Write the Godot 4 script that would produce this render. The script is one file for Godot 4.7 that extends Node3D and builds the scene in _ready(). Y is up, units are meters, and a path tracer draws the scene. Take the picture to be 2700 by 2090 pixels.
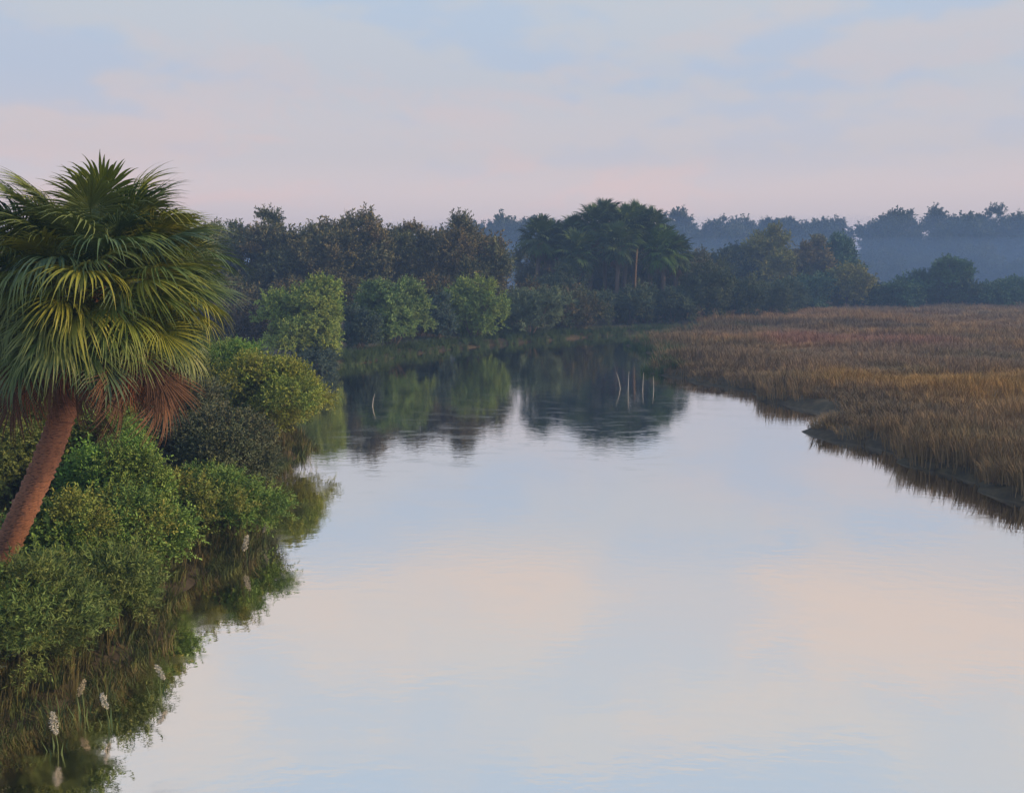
extends Node3D
# A tidal creek at dusk: a bend of still water between a shrubby bank with a leaning
# cabbage palm on the left and a brown salt marsh on the right, woods in blue haze behind.

var used := {}
var rng := RandomNumberGenerator.new()
var creek := PackedVector2Array()
var wob := FastNoiseLite.new()
var patchy := FastNoiseLite.new()
var M := {}
var CL := {}          # shared sprays of leaves

# ------------------------------------------------------------------ helpers
func numbered(called: String) -> String:
	var n: int = used.get(called, 0)
	used[called] = n + 1
	return called if n == 0 else "%s_%03d" % [called, n]

func tag(o: Node, label: String, category: String, group := "") -> void:
	o.set_meta("label", label)
	o.set_meta("category", category)
	if group:
		o.set_meta("group", group)

func thing(called: String, label: String, category: String, at: Vector3, group := "", turn := 0.0) -> Node3D:
	var o := Node3D.new()
	o.name = numbered(called)
	add_child(o)
	o.position = at
	o.rotation.y = turn
	tag(o, label, category, group)
	return o

func part(called: String, mesh: Mesh, mat: Material, parent: Node) -> MeshInstance3D:
	var o := MeshInstance3D.new()
	o.name = called
	o.mesh = mesh
	o.material_override = mat
	o.cast_shadow = GeometryInstance3D.SHADOW_CASTING_SETTING_ON
	parent.add_child(o, true)
	return o

func structure(called: String, mesh: Mesh, mat: Material) -> MeshInstance3D:
	var o := part(called, mesh, mat, self)
	o.set_meta("kind", "structure")
	return o

class Soup:
	var v := PackedVector3Array()
	var n := PackedVector3Array()
	var c := PackedColorArray()
	var uv := PackedVector2Array()
	var i := PackedInt32Array()
	func tri(a: Vector3, b: Vector3, d: Vector3, col: Color) -> void:
		var k := v.size()
		var nn := (d - a).cross(b - a).normalized()
		v.append(a); v.append(b); v.append(d)
		for q in 3:
			n.append(nn); c.append(col)
		i.append(k); i.append(k + 1); i.append(k + 2)
	func quad(a: Vector3, b: Vector3, d: Vector3, e: Vector3, col: Color) -> void:
		tri(a, b, d, col); tri(a, d, e, col)
	func leaf(base: Vector3, dir: Vector3, side: Vector3, l: float, w: float, fold: float, col: Color) -> void:
		var nn := dir.cross(side).normalized()
		var k := v.size()
		v.append(base)
		v.append(base + dir * (l * 0.45) + side * (w * 0.5) + nn * fold * w)
		v.append(base + dir * l - nn * fold * w)
		v.append(base + dir * (l * 0.45) - side * (w * 0.5) + nn * fold * w)
		for q in 4:
			n.append(nn); c.append(col)
		i.append(k); i.append(k + 1); i.append(k + 2)
		i.append(k); i.append(k + 2); i.append(k + 3)
	func tube(pts: Array, radii: Array, sides: int, col: Color, rough := 0.0, rg: RandomNumberGenerator = null) -> void:
		var k := v.size()
		var m := pts.size()
		var ref := Vector3(0.31, 0.2, 0.93).normalized()
		for a in m:
			var t: Vector3 = (pts[mini(a + 1, m - 1)] - pts[maxi(a - 1, 0)]).normalized()
			var x := t.cross(ref).normalized()
			var y := t.cross(x)
			for s in sides:
				var th := TAU * s / sides
				var d := x * cos(th) + y * sin(th)
				var r: float = radii[a]
				if rg and rough > 0.0:
					r *= 1.0 + rg.randf_range(-rough, rough)
				v.append(pts[a] + d * r); n.append(d); c.append(col)
		for a in m - 1:
			for s in sides:
				var p := k + a * sides + s
				var q := k + a * sides + (s + 1) % sides
				i.append(p); i.append(q + sides); i.append(q)
				i.append(p); i.append(p + sides); i.append(q + sides)
	func mesh() -> ArrayMesh:
		var arr := []
		arr.resize(Mesh.ARRAY_MAX)
		arr[Mesh.ARRAY_VERTEX] = v
		arr[Mesh.ARRAY_NORMAL] = n
		if c.size() == v.size():
			arr[Mesh.ARRAY_COLOR] = c
		if uv.size() == v.size():
			arr[Mesh.ARRAY_TEX_UV] = uv
		arr[Mesh.ARRAY_INDEX] = i
		var m := ArrayMesh.new()
		m.add_surface_from_arrays(Mesh.PRIMITIVE_TRIANGLES, arr)
		return m

func rdir() -> Vector3:
	var z := rng.randf_range(-1, 1)
	var a := rng.randf_range(0, TAU)
	var r := sqrt(1 - z * z)
	return Vector3(r * cos(a), z, r * sin(a))

func mat(albedo: Color, rough: float, spec := 0.5) -> StandardMaterial3D:
	var m := StandardMaterial3D.new()
	m.albedo_color = albedo.linear_to_srgb()
	m.roughness = rough
	m.metallic_specular = spec
	return m

func leafy(back: Color, rough := 0.62, spec := 0.35) -> StandardMaterial3D:
	var m := StandardMaterial3D.new()
	m.vertex_color_use_as_albedo = true
	m.roughness = rough
	m.metallic_specular = spec
	m.backlight_enabled = true
	m.backlight = back
	m.cull_mode = BaseMaterial3D.CULL_DISABLED
	return m

# a spray of twigs with leaves, about `radius` across its half; grows along +Y
func spray(sd: int, radius: float, twigs: int, per: int, ll: float, lw: float, spread: float) -> ArrayMesh:
	rng.seed = sd
	var s := Soup.new()
	for t in twigs:
		var d := (rdir() * spread + Vector3(0, 1, 0)).normalized()
		var bend := rdir() * 0.35
		var long := radius * rng.randf_range(0.65, 1.15)
		var tone := rng.randf_range(0.72, 1.2)
		var base := rdir() * radius * 0.3
		var prev := base
		var stem := Color(0.5, 0.42, 0.34)
		for a in per:
			var f := float(a + 1) / per
			var p := base + d * long * f + bend * long * f * f * 0.6
			if a % 3 == 2:
				var sw := (p - prev).cross(rdir()).normalized() * radius * 0.008
				s.tri(prev - sw, prev + sw, p, stem)
				prev = p
			var ld := (d * 0.75 + bend * f * 0.5 + rdir() * 0.95).normalized()
			var sd2 := ld.cross(rdir()).normalized()
			var k := tone * rng.randf_range(0.8, 1.22)
			var warm := rng.randf_range(-0.1, 0.14)
			s.leaf(p, ld, sd2, ll * rng.randf_range(0.65, 1.25), lw * rng.randf_range(0.8, 1.2), 0.16, Color(k * (1.0 + warm), k, k * (1.0 - warm)))
	return s.mesh()

# leaf sprays spread over the lobes of a crown: one MultiMesh, coloured spray by spray
func foliage(parent: Node3D, called: String, mesh: Mesh, lobes: Array, count: int, size: float, tones: Array, material: Material, inner := 0.55) -> MultiMeshInstance3D:
	var mm := MultiMesh.new()
	mm.transform_format = MultiMesh.TRANSFORM_3D
	mm.use_colors = true
	mm.mesh = mesh
	mm.instance_count = count
	var total := 0.0
	for l in lobes:
		total += l[1].x * l[1].y + 0.01
	var lobe_tone := []
	for l in lobes:
		var tn: Color = tones[rng.randi() % tones.size()]
		lobe_tone.append(tn)
	for k in count:
		var pick := rng.randf() * total
		var li := 0
		while li < lobes.size() - 1:
			pick -= lobes[li][1].x * lobes[li][1].y + 0.01
			if pick <= 0.0:
				break
			li += 1
		var l = lobes[li]
		var d := rdir()
		if d.y < -0.75:
			d.y *= -1.0
		var depth := lerpf(inner, 1.0, sqrt(rng.randf()))
		var p: Vector3 = l[0] + d * l[1] * depth
		var up := (d + Vector3(0, 0.75, 0) + rdir() * 0.45).normalized()
		var sc := size * rng.randf_range(0.65, 1.3)
		if rng.randf() < (0.1 if size < 1.2 else 0.03) and d.y > -0.2:   # a long shoot that breaks the outline
			p = l[0] + d * l[1] * rng.randf_range(1.0, 1.18)
			up = (d * 0.5 + Vector3(0, 1.0, 0) + rdir() * 0.3).normalized()
			sc *= 1.15
		var x := up.cross(rdir()).normalized()
		mm.set_instance_transform(k, Transform3D(Basis(x * sc, up * sc, x.cross(up) * sc), p))
		var c: Color = lobe_tone[li].lerp(tones[rng.randi() % tones.size()], rng.randf() * 0.7)
		var b := rng.randf_range(0.78, 1.22)
		mm.set_instance_color(k, Color(c.r * b, c.g * b, c.b * b))
	var o := MultiMeshInstance3D.new()
	o.name = called
	o.multimesh = mm
	o.material_override = material
	o.set_meta("kind", "stuff")
	parent.add_child(o, true)
	return o

func lobed(w: float, h: float, d: float, base: float, n: int, fat: float) -> Array:
	# an uneven crown: lobes set round an ellipsoid that starts `base` above the ground
	var out := []
	var c := Vector3(0, base + (h - base) * 0.5, 0)
	var r := Vector3(w * 0.5, (h - base) * 0.5, d * 0.5)
	out.append([c, r * 0.66])
	for k in n:
		var a := 2.39996 * k + rng.randf_range(-0.4, 0.4)
		var y := lerpf(0.92, -0.95, (k + 0.5) / n)
		var q := sqrt(maxf(0.0, 1 - y * y))
		var s := fat * rng.randf_range(0.75, 1.25)
		var off := Vector3(cos(a) * q, y, sin(a) * q) * (1.0 - s * 0.85) * rng.randf_range(0.85, 1.12)
		off += rdir() * 0.14
		out.append([c + off * r, Vector3(r.x * s, r.y * s * rng.randf_range(0.8, 1.1), r.z * s)])
	return out

func limbs(lobes: Array, stem_h: float, r: float, lean: Vector3, mult: int) -> ArrayMesh:
	var s := Soup.new()
	var top := Vector3(lean.x, stem_h, lean.z)
	var white := Color(1, 1, 1)
	if mult <= 1:
		s.tube([Vector3(0, -0.3, 0), Vector3(lean.x * 0.2, stem_h * 0.35, lean.z * 0.3), top], [r * 1.35, r, r * 0.8], 7, white, 0.12, rng)
	for k in lobes.size():
		var e: Vector3 = lobes[k][0]
		var st := top if mult <= 1 else Vector3(rng.randf_range(-r, r) * 3, -0.2, rng.randf_range(-r, r) * 3)
		var m := st.lerp(e, 0.5) + rdir() * r * 2.0 + Vector3(0, r * 1.5, 0)
		s.tube([st, m, e], [r * 0.55, r * 0.38, r * 0.16], 5, white, 0.1, rng)
	return s.mesh()

# ------------------------------------------------------------------ the land
func creek_distance(p: Vector2) -> float:
	var best := 1e9
	var n := creek.size()
	var a := creek[n - 1]
	var inside := false
	for k in n:
		var b := creek[k]
		var ab := b - a
		var t := clampf((p - a).dot(ab) / ab.length_squared(), 0.0, 1.0)
		best = minf(best, (a + ab * t).distance_squared_to(p))
		if (a.y > p.y) != (b.y > p.y) and p.x < (b.x - a.x) * (p.y - a.y) / (b.y - a.y) + a.x:
			inside = not inside
		a = b
	best = sqrt(best)
	return -best if inside else best

func ground(x: float, z: float) -> float:
	var sd := creek_distance(Vector2(x, z)) + wob.get_noise_2d(x * 2.2, z * 2.2) * 0.8
	if sd < 0.0:
		return maxf(-1.6, sd * 0.45)
	var h := minf(sd * 0.75, 0.36) + wob.get_noise_2d(x, z) * 0.12 * smoothstep(0.0, 1.5, sd)
	var left := smoothstep(2.0, -2.0, x) * smoothstep(-50.0, -36.0, z)
	h += left * minf(maxf(sd - 0.4, 0.0) * 0.2, 1.1)
	var far := smoothstep(-62.0, -90.0, z) * smoothstep(15.0, 0.0, x)
	h += far * minf(sd * 0.06, 0.6)
	h += smoothstep(-150.0, -260.0, z) * 0.5
	return h

func _ready() -> void:
	# ---------------------------------------------------------------- camera, sky, sun, haze
	var cam := Camera3D.new()
	cam.name = "camera"
	add_child(cam)
	cam.position = Vector3(0, 6.0, 0)
	cam.rotation_degrees = Vector3(-7.5, 0, 0)
	cam.fov = 45.0
	cam.near = 0.1
	cam.far = 4000.0
	cam.current = true

	var env := Environment.new()
	env.tonemap_mode = Environment.TONE_MAPPER_LINEAR
	env.tonemap_exposure = 1.12
	env.background_mode = Environment.BG_SKY
	env.sky = Sky.new()
	var pano := PanoramaSkyMaterial.new()
	pano.panorama = ImageTexture.create_from_image(sky_picture())
	env.sky.sky_material = pano
	env.sdfgi_enabled = true
	env.ssao_enabled = true
	env.ssil_enabled = true
	env.fog_enabled = true
	env.fog_density = 0.0017
	env.fog_light_color = Color(0.55, 0.72, 0.98)
	env.volumetric_fog_enabled = true
	env.volumetric_fog_density = 0.0
	var we := WorldEnvironment.new()
	we.name = "world"
	we.environment = env
	add_child(we)

	var sun := DirectionalLight3D.new()
	sun.name = "low_sun"
	sun.light_color = Color(1.0, 0.83, 0.62)
	sun.light_energy = 1.55
	sun.light_angular_distance = 4.0
	sun.shadow_enabled = true
	add_child(sun)
	sun.look_at_from_position(Vector3(60, 27, -2), Vector3.ZERO)

	wob.seed = 5
	wob.frequency = 0.22
	patchy.seed = 11
	patchy.frequency = 0.035
	patchy.fractal_octaves = 3
	for p in [[-7.4, 60], [-7.5, 4], [-7.3, -10.4], [-6.9, -11.4], [-6.45, -12.2], [-6.0, -13.3], [-6.1, -14.2], [-5.9, -15.0], [-6.5, -16.0], [-6.6, -17.7], [-5.8, -19.0], [-5.7, -20.0], [-6.4, -21.5], [-6.5, -23.0], [-7.3, -26.5], [-7.5, -29.0], [-7.0, -32.0], [-9.2, -36.5], [-16, -42], [-34, -46], [-80, -48],
			[-80, -62], [-34, -59], [-20, -57], [-13, -56], [-10.1, -61.8], [-6.6, -70], [-1.6, -77.6], [4.5, -84.5], [10.2, -90.0], [20, -94.5], [34, -97], [34, -94.5], [21, -91], [13, -84.5],
			[9.4, -77.6], [10.4, -67], [9.6, -61], [8.0, -56.5], [9.6, -53.2], [10.0, -50.8], [12.4, -47], [11.5, -44.0], [13.4, -41.0], [13.8, -38.4], [11.2, -36.2], [11.3, -33.6], [12.7, -31.8], [12.2, -29.2], [13.2, -26.6], [13.0, -25.2], [14.2, -22.5], [15.5, -14], [17, 4], [17, 60]]:
		creek.append(Vector2(p[0], p[1]))

	materials()
	build_land()
	sprays()
	marsh()
	far_woods()
	far_bank()
	near_bank()
	main_palm()
	small_things()

func sky_picture() -> Image:
	var w := 2048
	var h := 1024
	var im := Image.create(w, h, false, Image.FORMAT_RGBF)
	var na := FastNoiseLite.new()
	na.seed = 3; na.frequency = 0.75; na.fractal_octaves = 5; na.fractal_gain = 0.55
	na.domain_warp_enabled = true; na.domain_warp_amplitude = 0.7; na.domain_warp_frequency = 0.5
	var nb := FastNoiseLite.new()
	nb.seed = 21; nb.frequency = 1.0; nb.fractal_octaves = 5; nb.fractal_gain = 0.6
	var keys := [0.0, 4.0, 7.0, 11.0, 15.0, 18.5, 24.0, 31.0, 90.0]
	var cols := [Color(0.90, 0.71, 0.65), Color(0.765, 0.635, 0.605), Color(0.62, 0.575, 0.585), Color(0.535, 0.555, 0.605), Color(0.525, 0.565, 0.62), Color(0.635, 0.60, 0.58), Color(0.59, 0.605, 0.62), Color(0.50, 0.585, 0.67), Color(0.45, 0.54, 0.65)]
	im.fill(Color(0.2, 0.19, 0.18))
	for j in h / 2:
		var el := (0.5 - (j + 0.5) / h) * PI
		var deg := rad_to_deg(el)
		var k := 0
		while k < keys.size() - 2 and deg > keys[k + 1]:
			k += 1
		var base: Color = cols[k].lerp(cols[k + 1], smoothstep(keys[k], keys[k + 1], deg))
		var wt := Color(1.09, 0.985, 0.95).lerp(Color(1.09, 1.0, 0.94), smoothstep(10.0, 18.0, deg))
		var ct := Color(0.84, 0.96, 1.1)
		var warm := Color(base.r * wt.r, base.g * wt.g, base.b * wt.b)
		var cool := Color(base.r * ct.r, base.g * ct.g, base.b * ct.b)
		var ce := cos(el)
		var se := sin(el)
		for i in w:
			var ph := (i + 0.5) / w * TAU - PI
			var q := 1.0 / (se + 0.22)
			var px := sin(ph) * ce * q
			var pz := -cos(ph) * ce * q
			var a := na.get_noise_3d(px * 1.3, se * 5.0, pz * 1.3)
			var b := nb.get_noise_3d(px * 1.5 + 9.0, se * 6.0, pz * 1.5)
			var c := base.lerp(warm, smoothstep(-0.12, 0.32, a) * 0.85)
			c = c.lerp(cool, smoothstep(-0.06, 0.3, b) * 0.75 * smoothstep(3.0, 10.0, deg))
			im.set_pixel(i, j, c)
	return im

# ------------------------------------------------------------------ materials
func noise_tex(sd: int, freq: float, oct: int, size: int, ramp: Gradient = null, normal := false, bump := 1.0) -> NoiseTexture2D:
	var n := FastNoiseLite.new()
	n.seed = sd
	n.frequency = freq
	n.fractal_octaves = oct
	var t := NoiseTexture2D.new()
	t.width = size
	t.height = size
	t.seamless = true
	t.noise = n
	if ramp:
		t.color_ramp = ramp
	t.as_normal_map = normal
	t.bump_strength = bump
	return t

func ramp(cols: Array, offs: Array) -> Gradient:
	var g := Gradient.new()
	var pc := PackedColorArray()
	for c in cols:
		pc.append(c.linear_to_srgb())
	g.offsets = PackedFloat32Array(offs)
	g.colors = pc
	return g

func materials() -> void:
	M.leaf = leafy(Color(0.32, 0.36, 0.14))
	M.far_leaf = leafy(Color(0.22, 0.26, 0.14), 0.8, 0.2)
	M.grass = leafy(Color(0.3, 0.26, 0.14), 0.75, 0.25)
	M.frond = leafy(Color(0.34, 0.38, 0.12), 0.5, 0.45)
	M.dead = leafy(Color(0.25, 0.16, 0.08), 0.8, 0.2)
	var mud := StandardMaterial3D.new()
	mud.albedo_texture = noise_tex(7, 0.02, 5, 512, ramp([Color(0.025, 0.022, 0.016), Color(0.045, 0.038, 0.026), Color(0.075, 0.06, 0.04)], [0.25, 0.5, 0.8]))
	mud.uv1_triplanar = true
	mud.uv1_world_triplanar = true
	mud.uv1_scale = Vector3(0.21, 0.21, 0.21)
	mud.roughness = 0.85
	mud.vertex_color_use_as_albedo = true
	M.mud = mud
	var bark := StandardMaterial3D.new()
	bark.albedo_texture = noise_tex(9, 0.03, 5, 512, ramp([Color(0.07, 0.05, 0.04), Color(0.13, 0.10, 0.08), Color(0.2, 0.16, 0.13)], [0.25, 0.5, 0.8]))
	bark.uv1_triplanar = true
	bark.uv1_scale = Vector3(1.3, 0.5, 1.3)
	bark.roughness = 0.9
	M.bark = bark
	var pb := StandardMaterial3D.new()
	pb.albedo_texture = noise_tex(19, 0.02, 5, 512, ramp([Color(0.05, 0.028, 0.022), Color(0.17, 0.075, 0.045), Color(0.27, 0.12, 0.07), Color(0.15, 0.09, 0.07)], [0.25, 0.42, 0.6, 0.8]))
	pb.uv1_triplanar = true
	pb.uv1_scale = Vector3(0.8, 3.2, 0.8)
	pb.roughness = 0.9
	pb.normal_enabled = true
	pb.normal_texture = noise_tex(23, 0.05, 4, 512, null, true, 6.0)
	pb.normal_scale = 0.8
	M.palm_bark = pb
	var wt := StandardMaterial3D.new()
	wt.albedo_color = Color(0.995, 0.965, 0.94)
	wt.metallic = 1.0
	wt.roughness = 1.0
	var ruffle := Gradient.new()   # glassy, with a few wind-ruffled streaks
	ruffle.offsets = PackedFloat32Array([0.0, 0.6, 0.7, 1.0])
	ruffle.colors = PackedColorArray([Color(0.02, 0.02, 0.02), Color(0.025, 0.025, 0.025), Color(0.09, 0.09, 0.09), Color(0.12, 0.12, 0.12)])
	wt.roughness_texture = noise_tex(37, 0.005, 3, 1024, ruffle)
	wt.roughness_texture_channel = BaseMaterial3D.TEXTURE_CHANNEL_RED
	wt.uv1_triplanar = true
	wt.uv1_world_triplanar = true
	wt.uv1_scale = Vector3(0.09, 0.09, 0.2)
	wt.normal_enabled = true
	wt.normal_texture = noise_tex(31, 0.016, 4, 1024, null, true, 3.0)
	wt.normal_scale = 0.085
	M.water = wt
	M.pale = mat(Color(0.42, 0.42, 0.40), 0.75, 0.3)
	M.straw = mat(Color(0.26, 0.24, 0.21), 0.8, 0.3)

func axis(lo: float, fine_lo: float, fine_hi: float, hi: float, step: float) -> Array:
	var out := []
	var x := fine_lo
	var s := step
	var left := []
	while x > lo:
		s *= 1.25
		x -= s
		left.append(x)
	left.reverse()
	out.append_array(left)
	x = fine_lo
	while x < fine_hi:
		out.append(x)
		x += step
	out.append(fine_hi)
	s = step
	x = fine_hi
	while x < hi:
		s *= 1.25
		x += s
		out.append(x)
	return out

func build_land() -> void:
	var xs := axis(-900, -24, 40, 900, 0.8)
	var zs := axis(-1400, -104, -6, 120, 0.8)
	var s := Soup.new()
	for z in zs:
		for x in xs:
			var y := ground(x, z)
			s.v.append(Vector3(x, y, z))
			var t := marsh_tone(x, z)
			s.c.append(t)
	var nx := xs.size()
	var st := SurfaceTool.new()
	for j in zs.size() - 1:
		for i in nx - 1:
			var k := j * nx + i
			s.i.append(k); s.i.append(k + 1); s.i.append(k + nx + 1)
			s.i.append(k); s.i.append(k + nx + 1); s.i.append(k + nx)
	for j in zs.size():
		for i in nx:
			var a: Vector3 = s.v[j * nx + maxi(i - 1, 0)]
			var b: Vector3 = s.v[j * nx + mini(i + 1, nx - 1)]
			var c: Vector3 = s.v[maxi(j - 1, 0) * nx + i]
			var d: Vector3 = s.v[mini(j + 1, zs.size() - 1) * nx + i]
			var nn := (d - c).cross(b - a).normalized()
			s.n.append(nn if nn.y > 0 else -nn)
	structure("ground", s.mesh(), M.mud)
	var q := PlaneMesh.new()
	q.size = Vector2(240, 190)
	q.subdivide_width = 8
	q.subdivide_depth = 8
	var w := structure("creek_water", q, M.water)
	w.position = Vector3(-10, 0, -36)

# tint of the ground under the plants (matter, not light)
func marsh_tone(x: float, z: float) -> Color:
	var a := patchy.get_noise_2d(x, z * 1.5)
	var c := Color(0.9, 0.88, 0.82).lerp(Color(1.3, 1.1, 0.8), smoothstep(-0.2, 0.35, a))
	return c

# ------------------------------------------------------------------ shared leaf sprays
func sprays() -> void:
	# near shrubs: narrow leaves 7 cm long; farther ones: larger, coarser leaf bunches
	for k in 3:
		CL["near%d" % k] = spray(100 + k, [0.46, 0.5, 0.42][k], [18, 16, 20][k], 20, [0.085, 0.12, 0.07][k], [0.026, 0.022, 0.034][k], [0.9, 0.75, 1.0][k])
		CL["mid%d" % k] = spray(200 + k, 0.8, 16, 20, 0.19, 0.085, 1.0)
		CL["far%d" % k] = spray(300 + k, 1.3, 16, 18, 0.36, 0.19, 1.1)

func shrub(called: String, label: String, group: String, x: float, z: float, w: float, h: float, kind: String, n: int, size: float, tones: Array, base := 0.1, nl := 9, fat := 0.42) -> Node3D:
	rng.seed = hash(label)
	var o := thing(called, label, "bush", Vector3(x, ground(x, z), z), group)
	var lb := lobed(w, h, w * 0.9, base, nl, fat)
	part("stems", limbs(lb, h * 0.3, 0.05 + 0.008 * w, Vector3.ZERO, 4), M.bark, o)
	foliage(o, "foliage", CL[kind + str(rng.randi() % 3)], lb, n, size, tones, M.leaf if kind == "near" else M.far_leaf, 0.5)
	return o

func tree(called: String, label: String, group: String, x: float, z: float, w: float, h: float, kind: String, n: int, size: float, tones: Array, base := 0.3, nl := 13, fat := 0.36) -> Node3D:
	rng.seed = hash(label)
	var o := thing(called, label, "tree", Vector3(x, ground(x, z), z), group)
	var lb := lobed(w, h, w * 0.9, h * base, nl, fat)
	part("trunk", limbs(lb, h * (base + 0.12), 0.02 * h + 0.06, Vector3(rng.randf_range(-0.5, 0.5), 0, rng.randf_range(-0.5, 0.5)), 1), M.bark, o)
	foliage(o, "crown", CL[kind + str(rng.randi() % 3)], lb, n, size, tones, M.far_leaf, 0.45)
	return o

# ------------------------------------------------------------------ salt marsh
func tuft(sd: int, blades: int, h: float, lean: float, w: float, spread: float) -> ArrayMesh:
	rng.seed = sd
	var s := Soup.new()
	for b in blades:
		var a := rng.randf() * TAU
		var r := spread * sqrt(rng.randf())
		var p := Vector3(cos(a) * r, -0.05, sin(a) * r)
		var a2 := a + rng.randf_range(-1.2, 1.2)
		var o := Vector3(cos(a2), 0, sin(a2))
		var hh := h * rng.randf_range(0.6, 1.15)
		var ln := lean * rng.randf_range(0.2, 1.0) * hh
		var side := o.cross(Vector3.UP) * w * 0.5
		var m := p + Vector3(0, hh * 0.62, 0) + o * ln * 0.35
		var t := p + Vector3(0, hh * rng.randf_range(0.85, 1.0), 0) + o * ln
		var k := rng.randf_range(0.7, 1.3)
		var c := Color(k, k * rng.randf_range(0.95, 1.05), k * rng.randf_range(0.85, 1.1))
		s.tri(p - side, p + side, m + side * 0.7, c)
		s.tri(p - side, m + side * 0.7, m - side * 0.7, c)
		s.tri(m - side * 0.7, m + side * 0.7, t, c)
	return s.mesh()

func blob(x: float, z: float, cx: float, cz: float, rx: float, rz: float) -> float:
	return smoothstep(1.25, 0.45, Vector2((x - cx) / rx, (z - cz) / rz).length() + patchy.get_noise_2d(x * 4.0, z * 4.0) * 0.45)

func grass_tone(x: float, z: float, sd: float) -> Color:
	var a := patchy.get_noise_2d(x * 1.3 + 40.0, z * 0.9)
	var b := patchy.get_noise_2d(x * 3.0 - 90.0, z * 3.0)
	var c := Color(0.237, 0.178, 0.118).lerp(Color(0.297, 0.205, 0.101), smoothstep(-0.15, 0.3, a))
	c = c.lerp(Color(0.177, 0.146, 0.083), smoothstep(0.05, 0.4, b) * 0.8)
	c = c.lerp(Color(0.342, 0.221, 0.065), 0.85 * blob(x, z, 24, -46, 12, 7))       # ochre stand nearer the creek
	c = c.lerp(Color(0.331, 0.210, 0.089), 0.7 * blob(x, z, 38, -105, 16, 22))
	c = c.lerp(Color(0.309, 0.162, 0.131), 0.7 * blob(x, z, 26, -74, 9, 7))          # a reddish stand of glasswort
	c = c.lerp(Color(0.132, 0.108, 0.071), 0.8 * smoothstep(4.6, 0.6, sd + b * 5.0 - 2.0 * smoothstep(-45.0, -60.0, z)))  # black needle rush along the edge
	return c

func marsh() -> void:
	var n := 62000
	var mm := MultiMesh.new()
	mm.transform_format = MultiMesh.TRANSFORM_3D
	mm.use_colors = true
	mm.mesh = tuft(41, 22, 0.72, 0.55, 0.022, 0.26)
	rng.seed = 77
	var tr: Array[Transform3D] = []
	var co: Array[Color] = []
	while tr.size() < n:
		var u := rng.randf()
		var z := -16.0 - 190.0 * pow(u, 1.45)
		var x := rng.randf_range(6.0, 22.0 - z * 0.72)
		var sd := creek_distance(Vector2(x, z))
		if sd < 0.05:
			continue
		var y := ground(x, z)
		if y < 0.06 or absf(patchy.get_noise_2d(x * 0.9 + 200.0, z * 0.9)) < 0.022 or (x < 20.0 and z > -118.0 and z < -86.0 - (x - 6.0) * 0.4):   # bare mud rills
			continue
		var sc := rng.randf_range(0.75, 1.25) * (1.0 + clampf((-z - 40.0) / 140.0, 0.0, 1.0) * 0.5)
		var wide := sc * (1.0 + clampf((-z - 30.0) / 120.0, 0.0, 1.0) * 1.2)
		sc *= 1.0 + patchy.get_noise_2d(x * 2.6, z * 2.6) * 0.85
		var bs := Basis(Vector3.UP, rng.randf() * TAU) * Basis(Vector3.RIGHT, rng.randf_range(-0.2, 0.2))
		tr.append(Transform3D(bs.scaled(Vector3(wide, sc, wide)), Vector3(x, y, z)))
		var b := rng.randf_range(0.75, 1.25)
		var c := grass_tone(x, z, sd)
		co.append(Color(c.r * b, c.g * b, c.b * b))
	mm.instance_count = n
	for k in n:
		mm.set_instance_transform(k, tr[k])
		mm.set_instance_color(k, co[k])
	var o := MultiMeshInstance3D.new()
	o.name = "marsh_grass"
	o.multimesh = mm
	o.material_override = M.grass
	add_child(o)
	o.set_meta("kind", "stuff")
	tag(o, "brown and ochre marsh grass covering the flat right bank", "grass")

# ------------------------------------------------------------------ woods
const ORD := ["first", "second", "third", "fourth", "fifth", "sixth", "seventh", "eighth", "ninth", "tenth", "eleventh", "twelfth", "thirteenth", "fourteenth", "fifteenth", "sixteenth", "seventeenth", "eighteenth", "nineteenth", "twentieth"]

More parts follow.
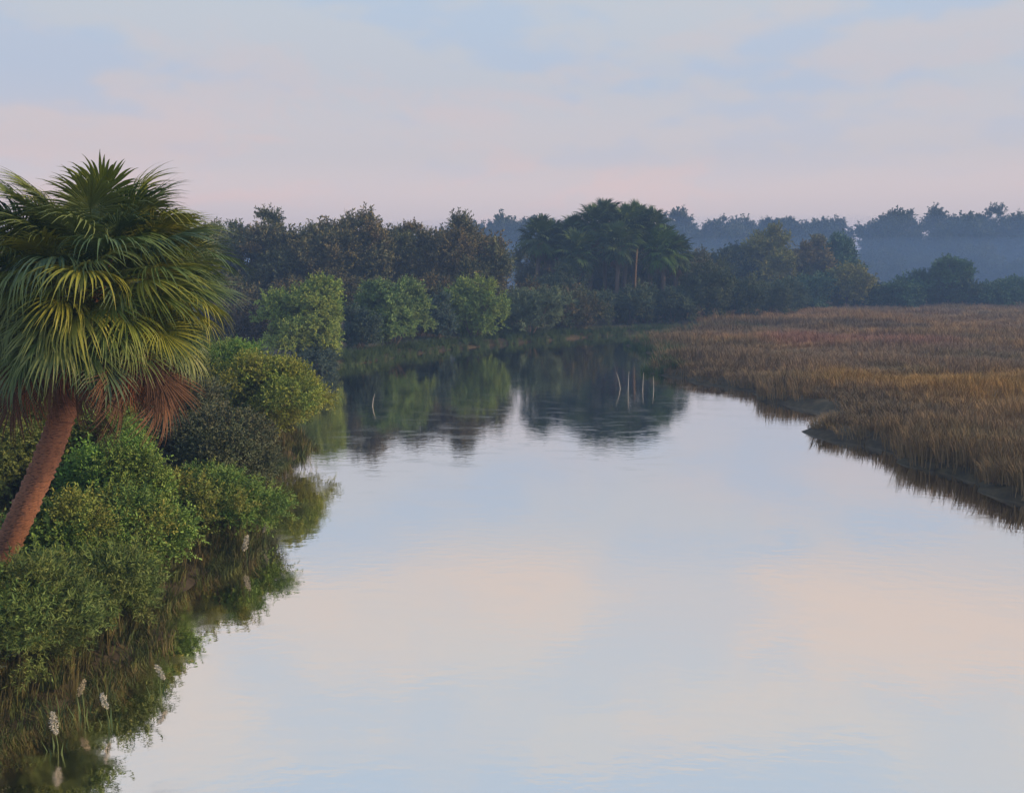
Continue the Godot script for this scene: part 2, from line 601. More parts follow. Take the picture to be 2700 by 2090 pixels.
func far_woods() -> void:
	var dark := [Color(0.075, 0.105, 0.055), Color(0.06, 0.09, 0.06), Color(0.09, 0.11, 0.05)]
	# the hazy line beyond the marsh
	var k := 0
	var x := -14.0
	rng.seed = 4
	while k < 20:
		var z := -228.0 - rng.randf_range(0, 34)
		var h := [19.5, 20.5, 21, 19, 20, 19.5, 21.5, 20.5, 19.5, 21, 22, 20, 20.5, 22.5, 22, 21, 22.5, 22, 21.5, 22][k] as float
		h *= -z / 280.0
		var w := rng.randf_range(13, 17)
		var st := rng.state
		tree("woodland_tree", "tall tree in the far hazy blue line beyond the marsh, %s from the left" % ORD[k], "far hazy treeline", x, z, w, h, "far", 240, 1.5, dark, 0.02, 16, 0.38)
		rng.state = st
		x += rng.randf_range(6.5, 9.0)
		k += 1
	for i in 12:
		shrub("woodland_thicket", "hazy blue thicket along the foot of the far treeline, %s from the left" % ORD[i], "thicket at the foot of the far treeline", 2.0 + i * 13.0, -222.0 - 4.0 * sin(i * 1.9), 17.0, 9.0 + sin(i * 2.7) * 1.5, "far", 130, 1.3, dark)
	# trees at the back edge of the marsh, in front of that line
	var olive := [Color(0.23, 0.235, 0.06), Color(0.19, 0.21, 0.06)]
	var brown := [Color(0.2, 0.17, 0.08), Color(0.15, 0.16, 0.075)]
	var teal := [Color(0.08, 0.16, 0.09), Color(0.07, 0.135, 0.09)]
	var g := "trees along the back edge of the marsh"
	tree("round_tree", "olive-gold rounded tree at the back of the marsh, left of the brownish one", g, 36.5, -138, 8.6, 11.0, "far", 190, 0.85, olive, 0.1)
	tree("round_tree", "dark narrow tree leaning on the left of the olive-gold tree", g, 31.0, -137, 5.6, 9.2, "far", 120, 0.8, dark, 0.1)
	tree("round_tree", "brownish round-topped tree right of the olive-gold tree", g, 43.2, -140, 6.0, 9.8, "far", 130, 0.8, brown, 0.1)
	tree("round_tree", "blue-green upright tree behind the brownish round-topped tree", g, 50.5, -150, 7.0, 11.8, "far", 150, 0.9, teal, 0.12)
	tree("round_tree", "low olive tree at the foot of the blue-green upright tree", g, 47.2, -135, 7.0, 6.6, "far", 120, 0.75, olive, 0.05)
	tree("round_tree", "small green tree standing out at the right end of the hedge", g, 64.0, -140, 5.8, 7.8, "far", 110, 0.75, [Color(0.09, 0.19, 0.085), Color(0.08, 0.15, 0.075)], 0.1)
	# a scrubby hedge that closes the marsh
	var hx := [22.0, 27.5, 33.0, 38.5, 44.0, 49.5, 55.0, 60.5, 66.0, 71.0, 77.0, 84.0, 91.0, 98.0]
	for i in hx.size():
		shrub("hedge_bush", "blue-green bush in the low hedge behind the marsh, %s from the left" % ORD[i], "low hedge behind the marsh", hx[i] * 0.9, -128.0 - i * 1.4 + sin(i * 2.1) * 3.0, 7.2, 4.0 + 1.0 * sin(i * 1.7), "far", 80, 0.8, teal if i % 3 else [Color(0.08, 0.12, 0.06), Color(0.06, 0.1, 0.07)])

func far_bank() -> void:
	# broad oaks behind the far bank, left of centre
	var oak := [Color(0.155, 0.155, 0.075), Color(0.125, 0.155, 0.085), Color(0.175, 0.15, 0.075), Color(0.135, 0.15, 0.09)]
	var g := "dark oaks behind the far bank"
	var rows := [[-44.0, -76, 11, 8.2], [-36.5, -78, 11, 9.0], [-28.0, -82, 9.5, 9.0], [-23.2, -86, 9.0, 9.7], [-18.8, -84, 8.0, 8.9], [-14.6, -86, 8.2, 10.2], [-11.0, -88, 7.6, 9.4], [-6.2, -89, 7.4, 9.0], [-3.1, -91, 5.2, 8.2]]
	var nm := ["grey-green oak behind the far bank, partly hidden at the left edge", "grey-green oak hidden mostly behind the leaning palm's crown", "dark oak just right of the leaning palm's crown", "dark oak with a wide flat top, second right of the palm crown", "shorter dark oak before the peaked one", "peaked dark oak, tallest of the oaks left of the blue gap", "dark round oak right of the peaked one", "dark oak second from the blue gap", "slim dark oak on the left side of the blue gap"]
	for i in rows.size():
		var r = rows[i]
		tree("oak_tree", nm[i], g, r[0], r[1], r[2], r[3], "mid", 330, 1.15, oak, 0.1, 15, 0.34)
	var under := [Color(0.10, 0.105, 0.06), Color(0.12, 0.105, 0.06), Color(0.09, 0.115, 0.065)]
	var ux := [-34.0, -28.0, -22.5, -17.0, -12.0, -7.5, -2.5, 1.0, 4.5]
	for i in ux.size():
		shrub("understory_bush", "dark brown-green thicket bush under the oaks, %s from the left" % ORD[i], "thicket under the oaks", ux[i], -73.0 - 1.4 * i - (4.0 if i > 5 else 0.0), 6.6, 4.6 if i < 6 else 3.8, "mid", 120, 1.0, under)
	# rounded bright shrubs on the far bank at the water
	var lime := [Color(0.196, 0.295, 0.084), Color(0.168, 0.265, 0.084), Color(0.224, 0.295, 0.077)]
	var green := [Color(0.155, 0.252, 0.099), Color(0.125, 0.211, 0.084), Color(0.183, 0.265, 0.099)]
	var blue := [Color(0.075, 0.119, 0.106), Color(0.062, 0.106, 0.100)]
	var sage := [Color(0.140, 0.196, 0.125), Color(0.119, 0.175, 0.125)]
	g = "rounded shrubs along the far waterline"
	shrub("round_shrub", "largest lime-green rounded shrub at the left of the far waterline", g, -12.6, -58.3, 5.4, 4.7, "mid", 290, 0.7, lime)
	shrub("round_shrub", "bright green rounded shrub in the middle of the far waterline", g, -8.8, -69.0, 5.6, 5.0, "mid", 290, 0.7, green)
	shrub("round_shrub", "yellow-green rounded shrub third along the far waterline", g, -3.2, -77.4, 4.6, 4.8, "mid", 250, 0.7, lime)
	shrub("round_shrub", "sage-green low rounded shrub at the right of the far waterline", g, 1.6, -82.6, 5.7, 4.2, "mid", 260, 0.7, sage)
	shrub("round_shrub", "small blue-grey shrub between the two largest rounded shrubs", g, -10.2, -65.0, 2.4, 3.0, "mid", 90, 0.6, blue)
	shrub("round_shrub", "dark blue-green shrub between the middle and third rounded shrubs", g, -5.9, -74.5, 3.0, 3.7, "mid", 100, 0.65, blue)
	shrub("round_shrub", "small dull shrub at the water's foot of the largest lime shrub", g, -11.6, -57.0, 2.6, 1.6, "mid", 70, 0.5, blue)
	shrub("round_shrub", "tiny blue-grey shrub right of the sage-green one", g, 4.4, -87.0, 3.2, 3.0, "mid", 80, 0.6, sage)
	shrub("round_shrub", "violet-grey shrub in the dim gap behind the leaning palm", g, -17.5, -60.5, 4.6, 3.8, "mid", 130, 0.7, [Color(0.085, 0.08, 0.085), Color(0.07, 0.08, 0.08)])
	shrub("round_shrub", "grey-green shrub on the far bank left of the dim gap", g, -22.5, -60.5, 5.0, 4.2, "mid", 130, 0.7, sage)
	# dark scrub under the palm clump
	var scrub := [Color(0.085, 0.13, 0.085), Color(0.08, 0.12, 0.075), Color(0.105, 0.135, 0.07)]
	var sp := [[8.0, -96.5, 5.5, 3.4], [12.5, -99.5, 5.5, 3.8], [17.0, -101, 5.0, 3.6], [21.0, -103, 6.0, 6.6], [14.5, -104, 4.0, 3.4], [25.5, -108, 6.0, 4.6], [4.6, -99, 6.0, 5.6], [30.5, -114, 6.5, 4.4], [35.0, -124, 7.0, 4.0]]
	for i in sp.size():
		var q = sp[i]
		var words := ["dark scrub bush at the foot of the palm clump, nearest the water", "dark scrub bush below the middle of the palm clump", "dark scrub bush below the right of the palm clump", "tall dark rounded bush closing the right of the palm clump", "low scrub bush between the palm trunks", "dim green bush right of the tall dark rounded bush", "leafy dark bush filling the left foot of the palm clump", "low teal bush at the left corner of the marsh", "last low teal bush of the scrub before the hedge"]
		shrub("scrub_bush", words[i], "dark scrub round the palm clump", q[0], q[1], q[2], q[3], "mid", 110, 0.95, scrub)
	var back := [[4.0, -113.0, 7.5, 8.2], [9.5, -115.0, 8.0, 9.4], [15.0, -114.0, 8.0, 9.0], [20.5, -113.0, 7.0, 7.4]]
	var bw := ["dark oak behind the left of the palm clump", "dark oak behind the tallest palm of the clump", "dark oak behind the right shoulder of the palm clump", "dark oak peering out right of the palm clump"]
	for i in 4:
		tree("oak_tree", bw[i], "dark oaks behind the palm clump", back[i][0], back[i][1], back[i][2], back[i][3], "mid", 260, 1.15, oak, 0.05, 14, 0.36)
	palm_clump()

# ------------------------------------------------------------------ palms
func fan(sd: int, segs: int, lp: float, L: float, span: float, droop: float, fold: float, steps: int, wmul := 1.0) -> ArrayMesh:
	# costapalmate leaf: petiole along +Z, blade round its end, up is +Y
	rng.seed = sd
	var s := Soup.new()
	var pet := Color(0.9, 1.0, 0.6)
	var sag := -0.06 * lp
	var costa := 0.42 * L
	s.tube([Vector3.ZERO, Vector3(0, 0.03 * lp, lp * 0.5), Vector3(0, sag, lp), Vector3(0, sag - 0.22 * costa, lp + 0.75 * costa)], [0.022, 0.016, 0.011, 0.005], 4, pet)
	var step := span / segs
	for k in segs:
		var a := -span * 0.5 + step * (k + 0.5)
		var cen := pow(maxf(0.0, cos(a * 0.62)), 1.5)
		var st := Vector3(0, sag - 0.22 * costa * cen * cen, lp + costa * cen * 0.75)
		var dir := Vector3(sin(a), 0, cos(a))
		var lat := Vector3(cos(a), 0, -sin(a))
		var ln := L * (0.62 + 0.2 * cos(a * 0.7)) * rng.randf_range(0.92, 1.06)
		var dr := droop * rng.randf_range(0.75, 1.3)
		var wmax := wmul * 2.0 * tan(step * 0.5) * (ln * 0.4 + costa * 0.2)
		var tw := rng.randf_range(-0.06, 0.06)
		var kk := rng.randf_range(0.8, 1.2)
		var col := Color(kk, kk, kk)
		var prev := []
		for q in steps + 1:
			var f := float(q) / steps
			var y := fold * absf(sin(a)) * f * ln * 0.55 - dr * f * f * ln
			var sh := 1.0 - dr * 0.35 * f * f
			var p := st + dir * ln * f * sh + Vector3(0, y, 0) + lat * tw * f * f
			var w := wmax * (smoothstep(0.0, 0.42, f) * 0.92 + 0.08) * (1.0 - smoothstep(0.42, 1.0, f) * 0.93)
			var l := p + lat * w * 0.5
			var r := p - lat * w * 0.5
			var m := p - Vector3(0, w * 0.22, 0)
			if q > 0:
				s.quad(prev[0], prev[1], m, l, col)
				s.quad(prev[1], prev[2], r, m, col)
			prev = [l, m, r]
	return s.mesh()

func aim(dir: Vector3, roll := 0.0) -> Basis:
	var z := dir.normalized()
	var up := Vector3.UP if absf(z.y) < 0.97 else Vector3(0.3, 0, 1).normalized()
	var x := up.cross(z).normalized()
	return Basis(x, z.cross(x), z).rotated(z, roll)

func frond_mat(c: Color) -> StandardMaterial3D:
	var m := leafy(Color(0.36, 0.4, 0.14), 0.5, 0.45)
	m.albedo_color = c.linear_to_srgb()
	return m

func main_palm() -> void:
	var base := Vector3(-8.55, 0, -14.9)
	base.y = ground(base.x, base.z)
	var o := thing("palm_tree", "large leaning cabbage palm with a round crown on the left bank", "palm tree", base)
	# trunk, leaning towards the water
	var path := [Vector3(-8.62, base.y - 0.3, -14.9), Vector3(-8.3, 1.2, -14.9), Vector3(-7.85, 2.1, -14.9), Vector3(-7.4, 3.0, -14.9), Vector3(-7.0, 3.95, -14.9), Vector3(-6.7, 4.8, -14.9), Vector3(-6.46, 5.9, -14.9)]
	var cv := Curve3D.new()
	for k in path.size():
		var t: Vector3 = (path[mini(k + 1, path.size() - 1)] - path[maxi(k - 1, 0)]) * 0.17
		cv.add_point(path[k] - base, -t, t)
	rng.seed = 8
	var s := Soup.new()
	var len := cv.get_baked_length()
	var pts := []
	var rad := []
	var y := 0.0
	while y < len:
		# uneven leaf-scar rings
		pts.append(cv.sample_baked(y)); rad.append(0.192 + rng.randf_range(-0.006, 0.008))
		pts.append(cv.sample_baked(y + 0.045)); rad.append(0.206 + rng.randf_range(-0.012, 0.018))
		pts.append(cv.sample_baked(y + 0.06)); rad.append(0.180 + rng.randf_range(-0.008, 0.004))
		y += rng.randf_range(0.085, 0.13)
	s.tube(pts, rad, 24, Color(1, 1, 1), 0.035, rng)
	var trunk := part("trunk", s.mesh(), M.palm_bark, o)
	# old leaf bases (boots) below the crown
	var boot := Soup.new()
	boot.quad(Vector3(-0.05, 0, 0.0), Vector3(0.05, 0, 0.0), Vector3(0.025, 0.34, 0.14), Vector3(-0.025, 0.34, 0.14), Color(1, 1, 1))
	boot.quad(Vector3(0.05, 0, -0.03), Vector3(-0.05, 0, -0.03), Vector3(-0.025, 0.34, 0.10), Vector3(0.025, 0.34, 0.10), Color(1, 1, 1))
	boot.quad(Vector3(0.05, 0, 0.0), Vector3(0.05, 0, -0.03), Vector3(0.025, 0.34, 0.10), Vector3(0.025, 0.34, 0.14), Color(1, 1, 1))
	boot.quad(Vector3(-0.05, 0, -0.03), Vector3(-0.05, 0, 0.0), Vector3(-0.025, 0.34, 0.14), Vector3(-0.025, 0.34, 0.10), Color(1, 1, 1))
	var bm := boot.mesh()
	for k in 34:
		var f := len * lerpf(0.74, 0.98, k / 33.0)
		var b := part("leaf_base", bm, M.palm_bark, trunk)
		var a := 2.4 * k
		b.transform = Transform3D(Basis(Vector3.UP, a).scaled(Vector3.ONE * rng.randf_range(0.9, 1.4)), cv.sample_baked(f) + Vector3(sin(a), 0, cos(a)) * 0.18)
	# live fronds
	var crown := Node3D.new()
	crown.name = "crown"
	o.add_child(crown)
	crown.position = Vector3(-6.44, 5.85, -14.9) - base
	var fans := []
	for k in 5:
		fans.append(fan(500 + k, 54, [0.8, 0.9, 0.95, 0.8, 0.85][k], [1.02, 1.08, 0.95, 1.05, 1.1][k], [4.6, 5.0, 4.4, 4.8, 4.6][k], [0.45, 0.6, 0.38, 0.75, 0.52][k], 0.5, 6))
	var tints := [frond_mat(Color(0.099, 0.158, 0.046)), frond_mat(Color(0.073, 0.132, 0.059)), frond_mat(Color(0.145, 0.198, 0.040)), frond_mat(Color(0.211, 0.238, 0.040)), frond_mat(Color(0.059, 0.112, 0.066)), frond_mat(Color(0.112, 0.158, 0.053))]
	rng.seed = 61
	var n := 150
	for k in n:
		var f := (k + 0.5) / n
		var el := asin(lerpf(0.93, -0.6, f))
		var az := 2.39996 * k + rng.randf_range(-0.25, 0.25)
		var d := Vector3(cos(az) * cos(el), sin(el), sin(az) * cos(el))
		var fr := part("frond", fans[rng.randi() % 5], tints[rng.randi() % 6], crown)
		var sc := rng.randf_range(0.9, 1.08) * (1.0 + 0.14 * sin(PI * clampf(f * 1.5, 0.0, 1.0)))
		fr.transform = Transform3D(aim(d, rng.randf_range(-0.5, 0.5)).scaled(Vector3.ONE * sc), d * 0.12 - Vector3(0, 0.3 * f, 0))
	# the skirt of dead fronds that hang round the trunk
	var skirt := Node3D.new()
	skirt.name = "dead_skirt"
	o.add_child(skirt)
	skirt.position = crown.position
	skirt.set_meta("label", "brown and rusty dead fronds hanging under the crown")
	var dfans := []
	for k in 3:
		dfans.append(fan(540 + k, 26, 0.4 + 0.1 * k, 0.95, [1.5, 2.0, 1.2][k], [0.25, 0.35, 0.2][k], -0.4, 5, 0.75))
	var dt := []
	for c in [Color(0.09, 0.055, 0.04), Color(0.14, 0.08, 0.055), Color(0.07, 0.045, 0.036), Color(0.26, 0.11, 0.065)]:
		var m := leafy(Color(0.3, 0.2, 0.1), 0.8, 0.2)
		m.albedo_color = c.linear_to_srgb()
		dt.append(m)
	for k in 64:
		var az := 2.39996 * k
		var el := deg_to_rad(rng.randf_range(-88, -50))
		var rr := rng.randf_range(0.15, 0.95)
		var d := Vector3(cos(az) * cos(el), sin(el), sin(az) * cos(el))
		var fr := part("dead_frond", dfans[rng.randi() % 3], dt[[0, 1, 2, 1, 0, 3, 2, 1][rng.randi() % 8]], skirt)
		fr.transform = Transform3D(aim(d, rng.randf_range(-1.6, 1.6)).scaled(Vector3.ONE * rng.randf_range(0.8, 1.25)), Vector3(cos(az) * rr, -0.42 - 0.3 * rr + rng.randf_range(-0.2, 0.15), sin(az) * rr))

func palm_clump() -> void:
	var fc := fan(700, 20, 0.9, 1.25, 4.8, 0.5, 0.5, 4, 1.1)
	var fd := fan(701, 18, 0.85, 1.1, 1.6, 0.3, -0.3, 4, 0.9)
	var green := [Color(0.07, 0.11, 0.045), Color(0.085, 0.135, 0.04), Color(0.06, 0.095, 0.05)]
	# x, z, height of the crown's heart, crown size
	var rows := [[2.6, -103, 9.4, 1.05], [4.6, -105, 9.0, 1.0], [6.6, -106, 9.8, 0.95], [8.4, -104, 10.8, 1.0], [10.3, -106, 11.4, 1.0], [12.0, -103, 10.6, 1.05], [13.4, -106, 11.1, 0.95], [14.9, -104, 10.3, 1.0], [16.2, -102, 8.0, 1.1], [17.6, -103, 7.6, 0.95], [11.0, -101, 8.6, 1.0], [7.2, -101, 7.8, 1.05]]
	var words := ["cabbage palm standing a little apart at the left of the palm clump", "cabbage palm second from the left in the clump", "cabbage palm third from the left in the clump", "cabbage palm left of the tallest one in the clump", "tallest cabbage palm in the clump beyond the creek", "cabbage palm just right of the tallest one, lower and nearer", "tall cabbage palm second right of the tallest one", "cabbage palm at the right shoulder of the clump", "low bright green palm hanging over the right of the clump", "rightmost low cabbage palm of the clump", "short palm in front of the tallest one in the clump", "short palm in front of the left of the clump"]
	for i in rows.size():
		var q = rows[i]
		rng.seed = 900 + i
		var gy := ground(q[0], q[1])
		var o := thing("clump_palm", words[i], "palm tree", Vector3(q[0], gy, q[1]), "cabbage palms in the far clump")
		var s := Soup.new()
		var hx := rng.randf_range(-0.5, 0.5)
		var pts := []
		var rad := []
		for k in 12:
			var f := k / 11.0
			pts.append(Vector3(hx * f * f, lerpf(-0.3, q[2] - gy - 0.4, f), 0))
			rad.append(0.24 + (0.06 if k > 8 else 0.0) + rng.randf_range(-0.015, 0.015))
		s.tube(pts, rad, 8, Color(1, 1, 1))
		part("trunk", s.mesh(), M.bark, o)
		var mm := MultiMesh.new()
		mm.transform_format = MultiMesh.TRANSFORM_3D
		mm.use_colors = true
		mm.mesh = fc
		mm.instance_count = 44
		for k in 44:
			var f := (k + 0.5) / 44
			var el := deg_to_rad(lerpf(84, -50, f))
			var az := 2.39996 * k + rng.randf_range(-0.25, 0.25)
			var d := Vector3(cos(az) * cos(el), sin(el), sin(az) * cos(el))
			mm.set_instance_transform(k, Transform3D(aim(d, rng.randf_range(-0.5, 0.5)).scaled(Vector3.ONE * q[3] * rng.randf_range(1.05, 1.3)), d * 0.1))
			var c: Color = green[rng.randi() % 3]
			if i == 8:
				c = Color(0.075, 0.14, 0.03)
			mm.set_instance_color(k, c)
		var cr := MultiMeshInstance3D.new()
		cr.name = "crown"
		cr.set_meta("kind", "stuff")
		cr.multimesh = mm
		cr.material_override = M.far_leaf
		o.add_child(cr)
		cr.position = Vector3(hx, q[2] - gy, 0)
		var md := MultiMesh.new()
		md.transform_format = MultiMesh.TRANSFORM_3D
		md.use_colors = true
		md.mesh = fd
		md.instance_count = 12
		for k in 12:
			var az := 2.39996 * k
			var el := deg_to_rad(rng.randf_range(-82, -58))
			var d := Vector3(cos(az) * cos(el), sin(el), sin(az) * cos(el))
			md.set_instance_transform(k, Transform3D(aim(d), Vector3(cos(az) * 0.2, -0.4, sin(az) * 0.2)))
			md.set_instance_color(k, Color(0.14, 0.09, 0.055))
		var sk := MultiMeshInstance3D.new()
		sk.name = "dead_skirt"
		sk.set_meta("kind", "stuff")
		sk.multimesh = md
		sk.material_override = M.dead
		o.add_child(sk)
		sk.position = cr.position

# ------------------------------------------------------------------ the near left bank
func near_bank() -> void:
	var g := "shrubs on the left bank"
	var yellow := [Color(0.201, 0.278, 0.044), Color(0.162, 0.248, 0.051), Color(0.229, 0.262, 0.051)]
	var bright := [Color(0.129, 0.274, 0.057), Color(0.155, 0.289, 0.057), Color(0.167, 0.259, 0.064)]
	var mid := [Color(0.113, 0.227, 0.051), Color(0.139, 0.248, 0.057), Color(0.095, 0.189, 0.051), Color(0.189, 0.218, 0.051)]
	var dark := [Color(0.075, 0.105, 0.06), Color(0.085, 0.10, 0.065), Color(0.07, 0.095, 0.06)]
	var olive := [Color(0.106, 0.175, 0.047), Color(0.132, 0.181, 0.053), Color(0.090, 0.156, 0.047)]
	shrub("bank_shrub", "yellow-green shrub at the point of the left bank, overhanging the water", g, -8.1, -31.6, 4.0, 2.6, "near", 360, 0.95, yellow)
	shrub("bank_shrub", "bright green rounded shrub behind the yellow-green one", g, -10.0, -33.0, 3.2, 3.1, "near", 230, 0.95, bright)
	shrub("bank_shrub", "dark olive shrub left of the yellow-green one, below the dead fronds", g, -12.0, -31.0, 4.0, 2.8, "near", 260, 0.95, olive)
	shrub("bank_shrub", "grey-green low shrub in the middle of the left bank", g, -7.9, -23.6, 3.6, 1.75, "near", 340, 0.95, dark)
	shrub("bank_shrub", "dark shrub behind the grey-green one, beside the palm's skirt", g, -10.0, -26.0, 3.6, 2.1, "near", 280, 0.95, dark)
	shrub("bank_shrub", "fresh green shrub right of the palm trunk", g, -7.9, -18.8, 1.9, 2.0, "near", 210, 0.8, bright)
	shrub("bank_shrub", "mid-green shrub leaning out before the grey-green one", g, -6.6, -20.4, 2.8, 1.3, "near", 240, 0.8, mid)
	shrub("bank_shrub", "wide green shrub below the fresh green one", g, -7.4, -17.2, 2.5, 1.4, "near", 320, 0.8, mid)
	shrub("bank_shrub", "low green shrub at the water's edge below the wide one", g, -6.7, -14.9, 1.5, 0.85, "near", 200, 0.7, olive)
	shrub("bank_shrub", "leafy shrub just right of the foot of the palm trunk", g, -7.8, -16.0, 1.9, 1.5, "near", 230, 0.75, mid)
	shrub("bank_shrub", "nearest green shrub in the lower left, above the dark bank", g, -7.1, -12.9, 2.0, 1.2, "near", 230, 0.7, olive)
	shrub("bank_shrub", "olive shrub cut by the left edge below the palm trunk", g, -8.0, -12.3, 2.0, 1.25, "near", 230, 0.7, mid)
	shrub("bank_shrub", "tall olive shrub behind the palm trunk at the left edge", g, -10.9, -19.3, 3.2, 2.4, "near", 300, 0.9, olive)
	shrub("bank_shrub", "green shrub between the trunk and the tall olive one", g, -9.3, -20.6, 2.6, 2.2, "near", 250, 0.85, mid)
	shrub("bank_shrub", "dim shrub far back on the left bank, under the palm crown", g, -14.5, -26.0, 5.0, 3.4, "near", 300, 1.0, olive)
	shrub("bank_shrub", "low brown-green shrub on the dark bank in the bottom left corner", g, -7.5, -10.9, 1.4, 0.6, "near", 200, 0.6, [Color(0.085, 0.10, 0.05), Color(0.10, 0.095, 0.05)], 0.02)
	shrub("bank_shrub", "grey brushy shrub above the bottom left corner", g, -7.5, -11.7, 1.4, 0.7, "near", 180, 0.6, dark, 0.02)
	# ground cover: rank grass between the shrubs
	var n := 5200
	var mm := MultiMesh.new()
	mm.transform_format = MultiMesh.TRANSFORM_3D
	mm.use_colors = true
	mm.mesh = tuft(43, 24, 0.55, 0.7, 0.013, 0.16)
	rng.seed = 78
	mm.instance_count = n
	var k := 0
	while k < n:
		var x := rng.randf_range(-17.0, -4.0)
		var z := rng.randf_range(-36.0, -7.0)
		var y := ground(x, z)
		if y < 0.05:
			continue
		var sc := rng.randf_range(0.6, 1.35)
		mm.set_instance_transform(k, Transform3D(Basis(Vector3.UP, rng.randf() * TAU).scaled(Vector3.ONE * sc), Vector3(x, y, z)))
		var c := Color(0.08, 0.11, 0.04).lerp(Color(0.13, 0.11, 0.05), rng.randf())
		var b := rng.randf_range(0.7, 1.2)
		mm.set_instance_color(k, Color(c.r * b, c.g * b, c.b * b))
		k += 1
	var o := MultiMeshInstance3D.new()
	o.name = "bank_grass"
	o.multimesh = mm
	o.material_override = M.grass
	add_child(o)
	o.set_meta("kind", "stuff")
	tag(o, "rank green grass between the shrubs of the left bank", "grass")

func rush(called: String, label: String, sd: int, n: int, lo: Vector2, hi: Vector2, reach: float, h: float, tones: Array) -> void:
	# arching rushes that overhang a shore
	var mm := MultiMesh.new()
	mm.transform_format = MultiMesh.TRANSFORM_3D
	mm.use_colors = true
	mm.mesh = tuft(sd, 30, h, 0.95, 0.016, 0.14)
	rng.seed = sd
	mm.instance_count = n
	var k := 0
	while k < n:
		var x := rng.randf_range(lo.x, hi.x)
		var z := rng.randf_range(lo.y, hi.y)
		var d := creek_distance(Vector2(x, z))
		if d < -0.35 or d > reach:
			continue
		var sc := rng.randf_range(0.6, 1.3)
		mm.set_instance_transform(k, Transform3D(Basis(Vector3.UP, rng.randf() * TAU).scaled(Vector3.ONE * sc), Vector3(x, maxf(ground(x, z), -0.1), z)))
		var c: Color = tones[rng.randi() % tones.size()]
		var b := rng.randf_range(0.7, 1.25)
		mm.set_instance_color(k, Color(c.r * b, c.g * b, c.b * b))
		k += 1
	var o := MultiMeshInstance3D.new()
	o.name = called
	o.multimesh = mm
	o.material_override = M.grass
	add_child(o)
	o.set_meta("kind", "stuff")
	tag(o, label, "rushes")

func flower_plant(x: float, z: float, hgt: float, label: String, big: float, pale: Color) -> void:
	# arrowhead standing in the shallows: upright leaves and a head of white petals
	rng.seed = hash(label)
	var o := thing("white_flower", label, "flower", Vector3(x, -0.25, z), "white flowers along the left waterline")
	var st := Soup.new()
	var top := Vector3(rng.randf_range(-0.05, 0.05), hgt + 0.25, rng.randf_range(-0.05, 0.05))
	st.tube([Vector3.ZERO, top * 0.5 + Vector3(0.02, 0, 0), top], [0.008, 0.007, 0.005], 5, Color(0.09, 0.13, 0.05))
	part("stem", st.mesh(), M.leaf, o)
	for q in 5:
		var lf := Soup.new()
		var a := TAU * q / 5.0 + rng.randf()
		var d := Vector3(cos(a) * 0.45, 1, sin(a) * 0.45).normalized()
		var s2 := d.cross(Vector3(sin(a), 0.2, -cos(a))).normalized()
		lf.leaf(Vector3.ZERO, d, d.cross(s2).normalized(), (hgt + 0.25) * rng.randf_range(0.6, 0.85), 0.035, 0.2, Color(0.07, 0.12, 0.05))
		part("leaf", lf.mesh(), M.leaf, o)
	var bl := Soup.new()
	var axis := Vector3(rng.randf_range(-0.6, 0.6), 1, rng.randf_range(-0.4, 0.4)).normalized()
	for q in 260:
		var d := rdir()
		var u := rng.randf_range(-1.0, 1.0)
		var p := top + axis * u * 0.1 * big + d * 0.034 * big * sqrt(1.0 - u * u) * rng.randf()
		var ld := (d + rdir() * 0.5).normalized()
		bl.leaf(p, ld, ld.cross(rdir()).normalized(), 0.026 * big, 0.011 * big, 0.2, pale * rng.randf_range(0.8, 1.1))
	part("blossom", bl.mesh(), M.petal, o).set_meta("kind", "stuff")

func stalk(x: float, z: float, h: float, bend: float, label: String) -> void:
	var s := Soup.new()
	s.tube([Vector3(0, -0.5, 0), Vector3(0, 0, 0), Vector3(bend * 0.4, h * 0.55, 0.02), Vector3(bend, h, 0.05)], [0.016, 0.015, 0.012, 0.006], 6, Color(1, 1, 1))
	var o := part(numbered("dead_reed"), s.mesh(), M.pale, self)
	o.position = Vector3(x, 0, z)
	tag(o, label, "reed", "bleached reeds standing in the water")

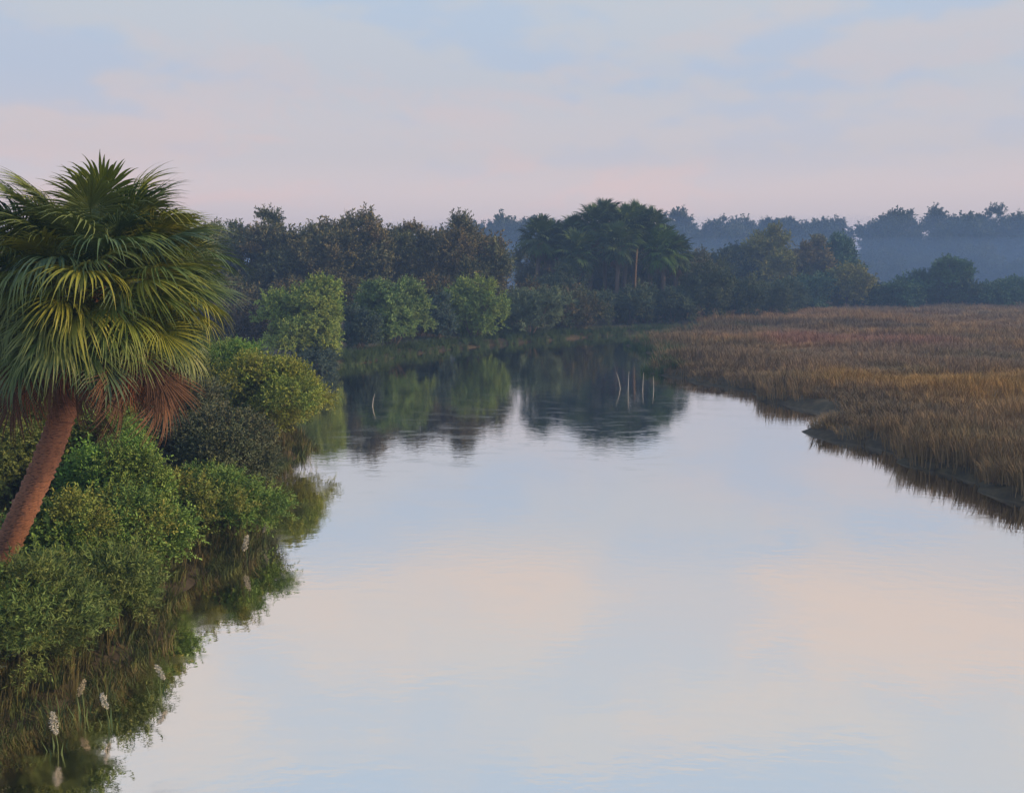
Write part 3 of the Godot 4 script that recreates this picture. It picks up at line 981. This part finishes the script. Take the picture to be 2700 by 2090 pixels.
func small_things() -> void:
	for q in [[25.0, "lower layer of thin blue mist before the far woods"], [34.0, "upper layer of thin blue mist before the far woods"]]:
		var mist := FogVolume.new()
		mist.name = numbered("evening_mist")
		mist.shape = RenderingServer.FOG_VOLUME_SHAPE_ELLIPSOID
		mist.size = Vector3(640, q[0], 110)
		mist.position = Vector3(90, 0.5, -206)
		var fm := FogMaterial.new()
		fm.density = 0.0028
		fm.albedo = Color(0.55, 0.72, 0.98)
		mist.material = fm
		add_child(mist)
		mist.set_meta("kind", "stuff")
		tag(mist, q[1], "mist")
	var darkrush := [Color(0.06, 0.095, 0.04), Color(0.085, 0.115, 0.04), Color(0.08, 0.08, 0.04)]
	rush("shore_rushes", "arching dark rushes along the left bank's waterline", 45, 1500, Vector2(-12, -40), Vector2(-5, -8), 0.9, 0.36, darkrush)
	rush("far_rushes", "dark rushes along the far waterline below the rounded shrubs", 46, 2600, Vector2(-26, -98), Vector2(24, -55), 1.6, 0.6, [Color(0.05, 0.095, 0.045), Color(0.065, 0.11, 0.045)])
	M.petal = leafy(Color(0.4, 0.4, 0.4), 0.7, 0.3)
	var white := Color(0.4, 0.42, 0.4)
	flower_plant(-5.35, -12.05, 0.36, "white flower plume leaning by the lower left waterline, second from the bottom", 1.15, white)
	flower_plant(-5.75, -11.4, 0.36, "white flower plume lowest on the left waterline", 1.3, white)
	flower_plant(-5.05, -12.95, 0.34, "slim white flower plume at the corner of the lower left bank", 1.1, white)
	flower_plant(-5.5, -19.2, 0.42, "white flower plume by the jutting shrub midway up the left bank", 1.5, white)
	flower_plant(-5.5, -20.6, 0.36, "small white flower plume just beyond the one by the jutting shrub", 1.1, white)
	flower_plant(-5.85, -12.35, 0.4, "dull beige seed head close to the dark lower left bank", 1.0, Color(0.35, 0.33, 0.25))
	stalk(5.55, -48.6, 0.85, -0.22, "curved pale dead reed, leftmost of four in the far water")
	stalk(5.9, -48.2, 0.95, 0.02, "tallest upright pale reed of the four in the far water")
	stalk(6.75, -49.0, 0.8, 0.03, "third pale reed of the four in the far water")
	stalk(7.2, -48.2, 0.7, -0.05, "rightmost pale reed of the four in the far water")
	stalk(-6.25, -42.4, 0.55, 0.12, "lone pale bent reed off the yellow-green shrub")
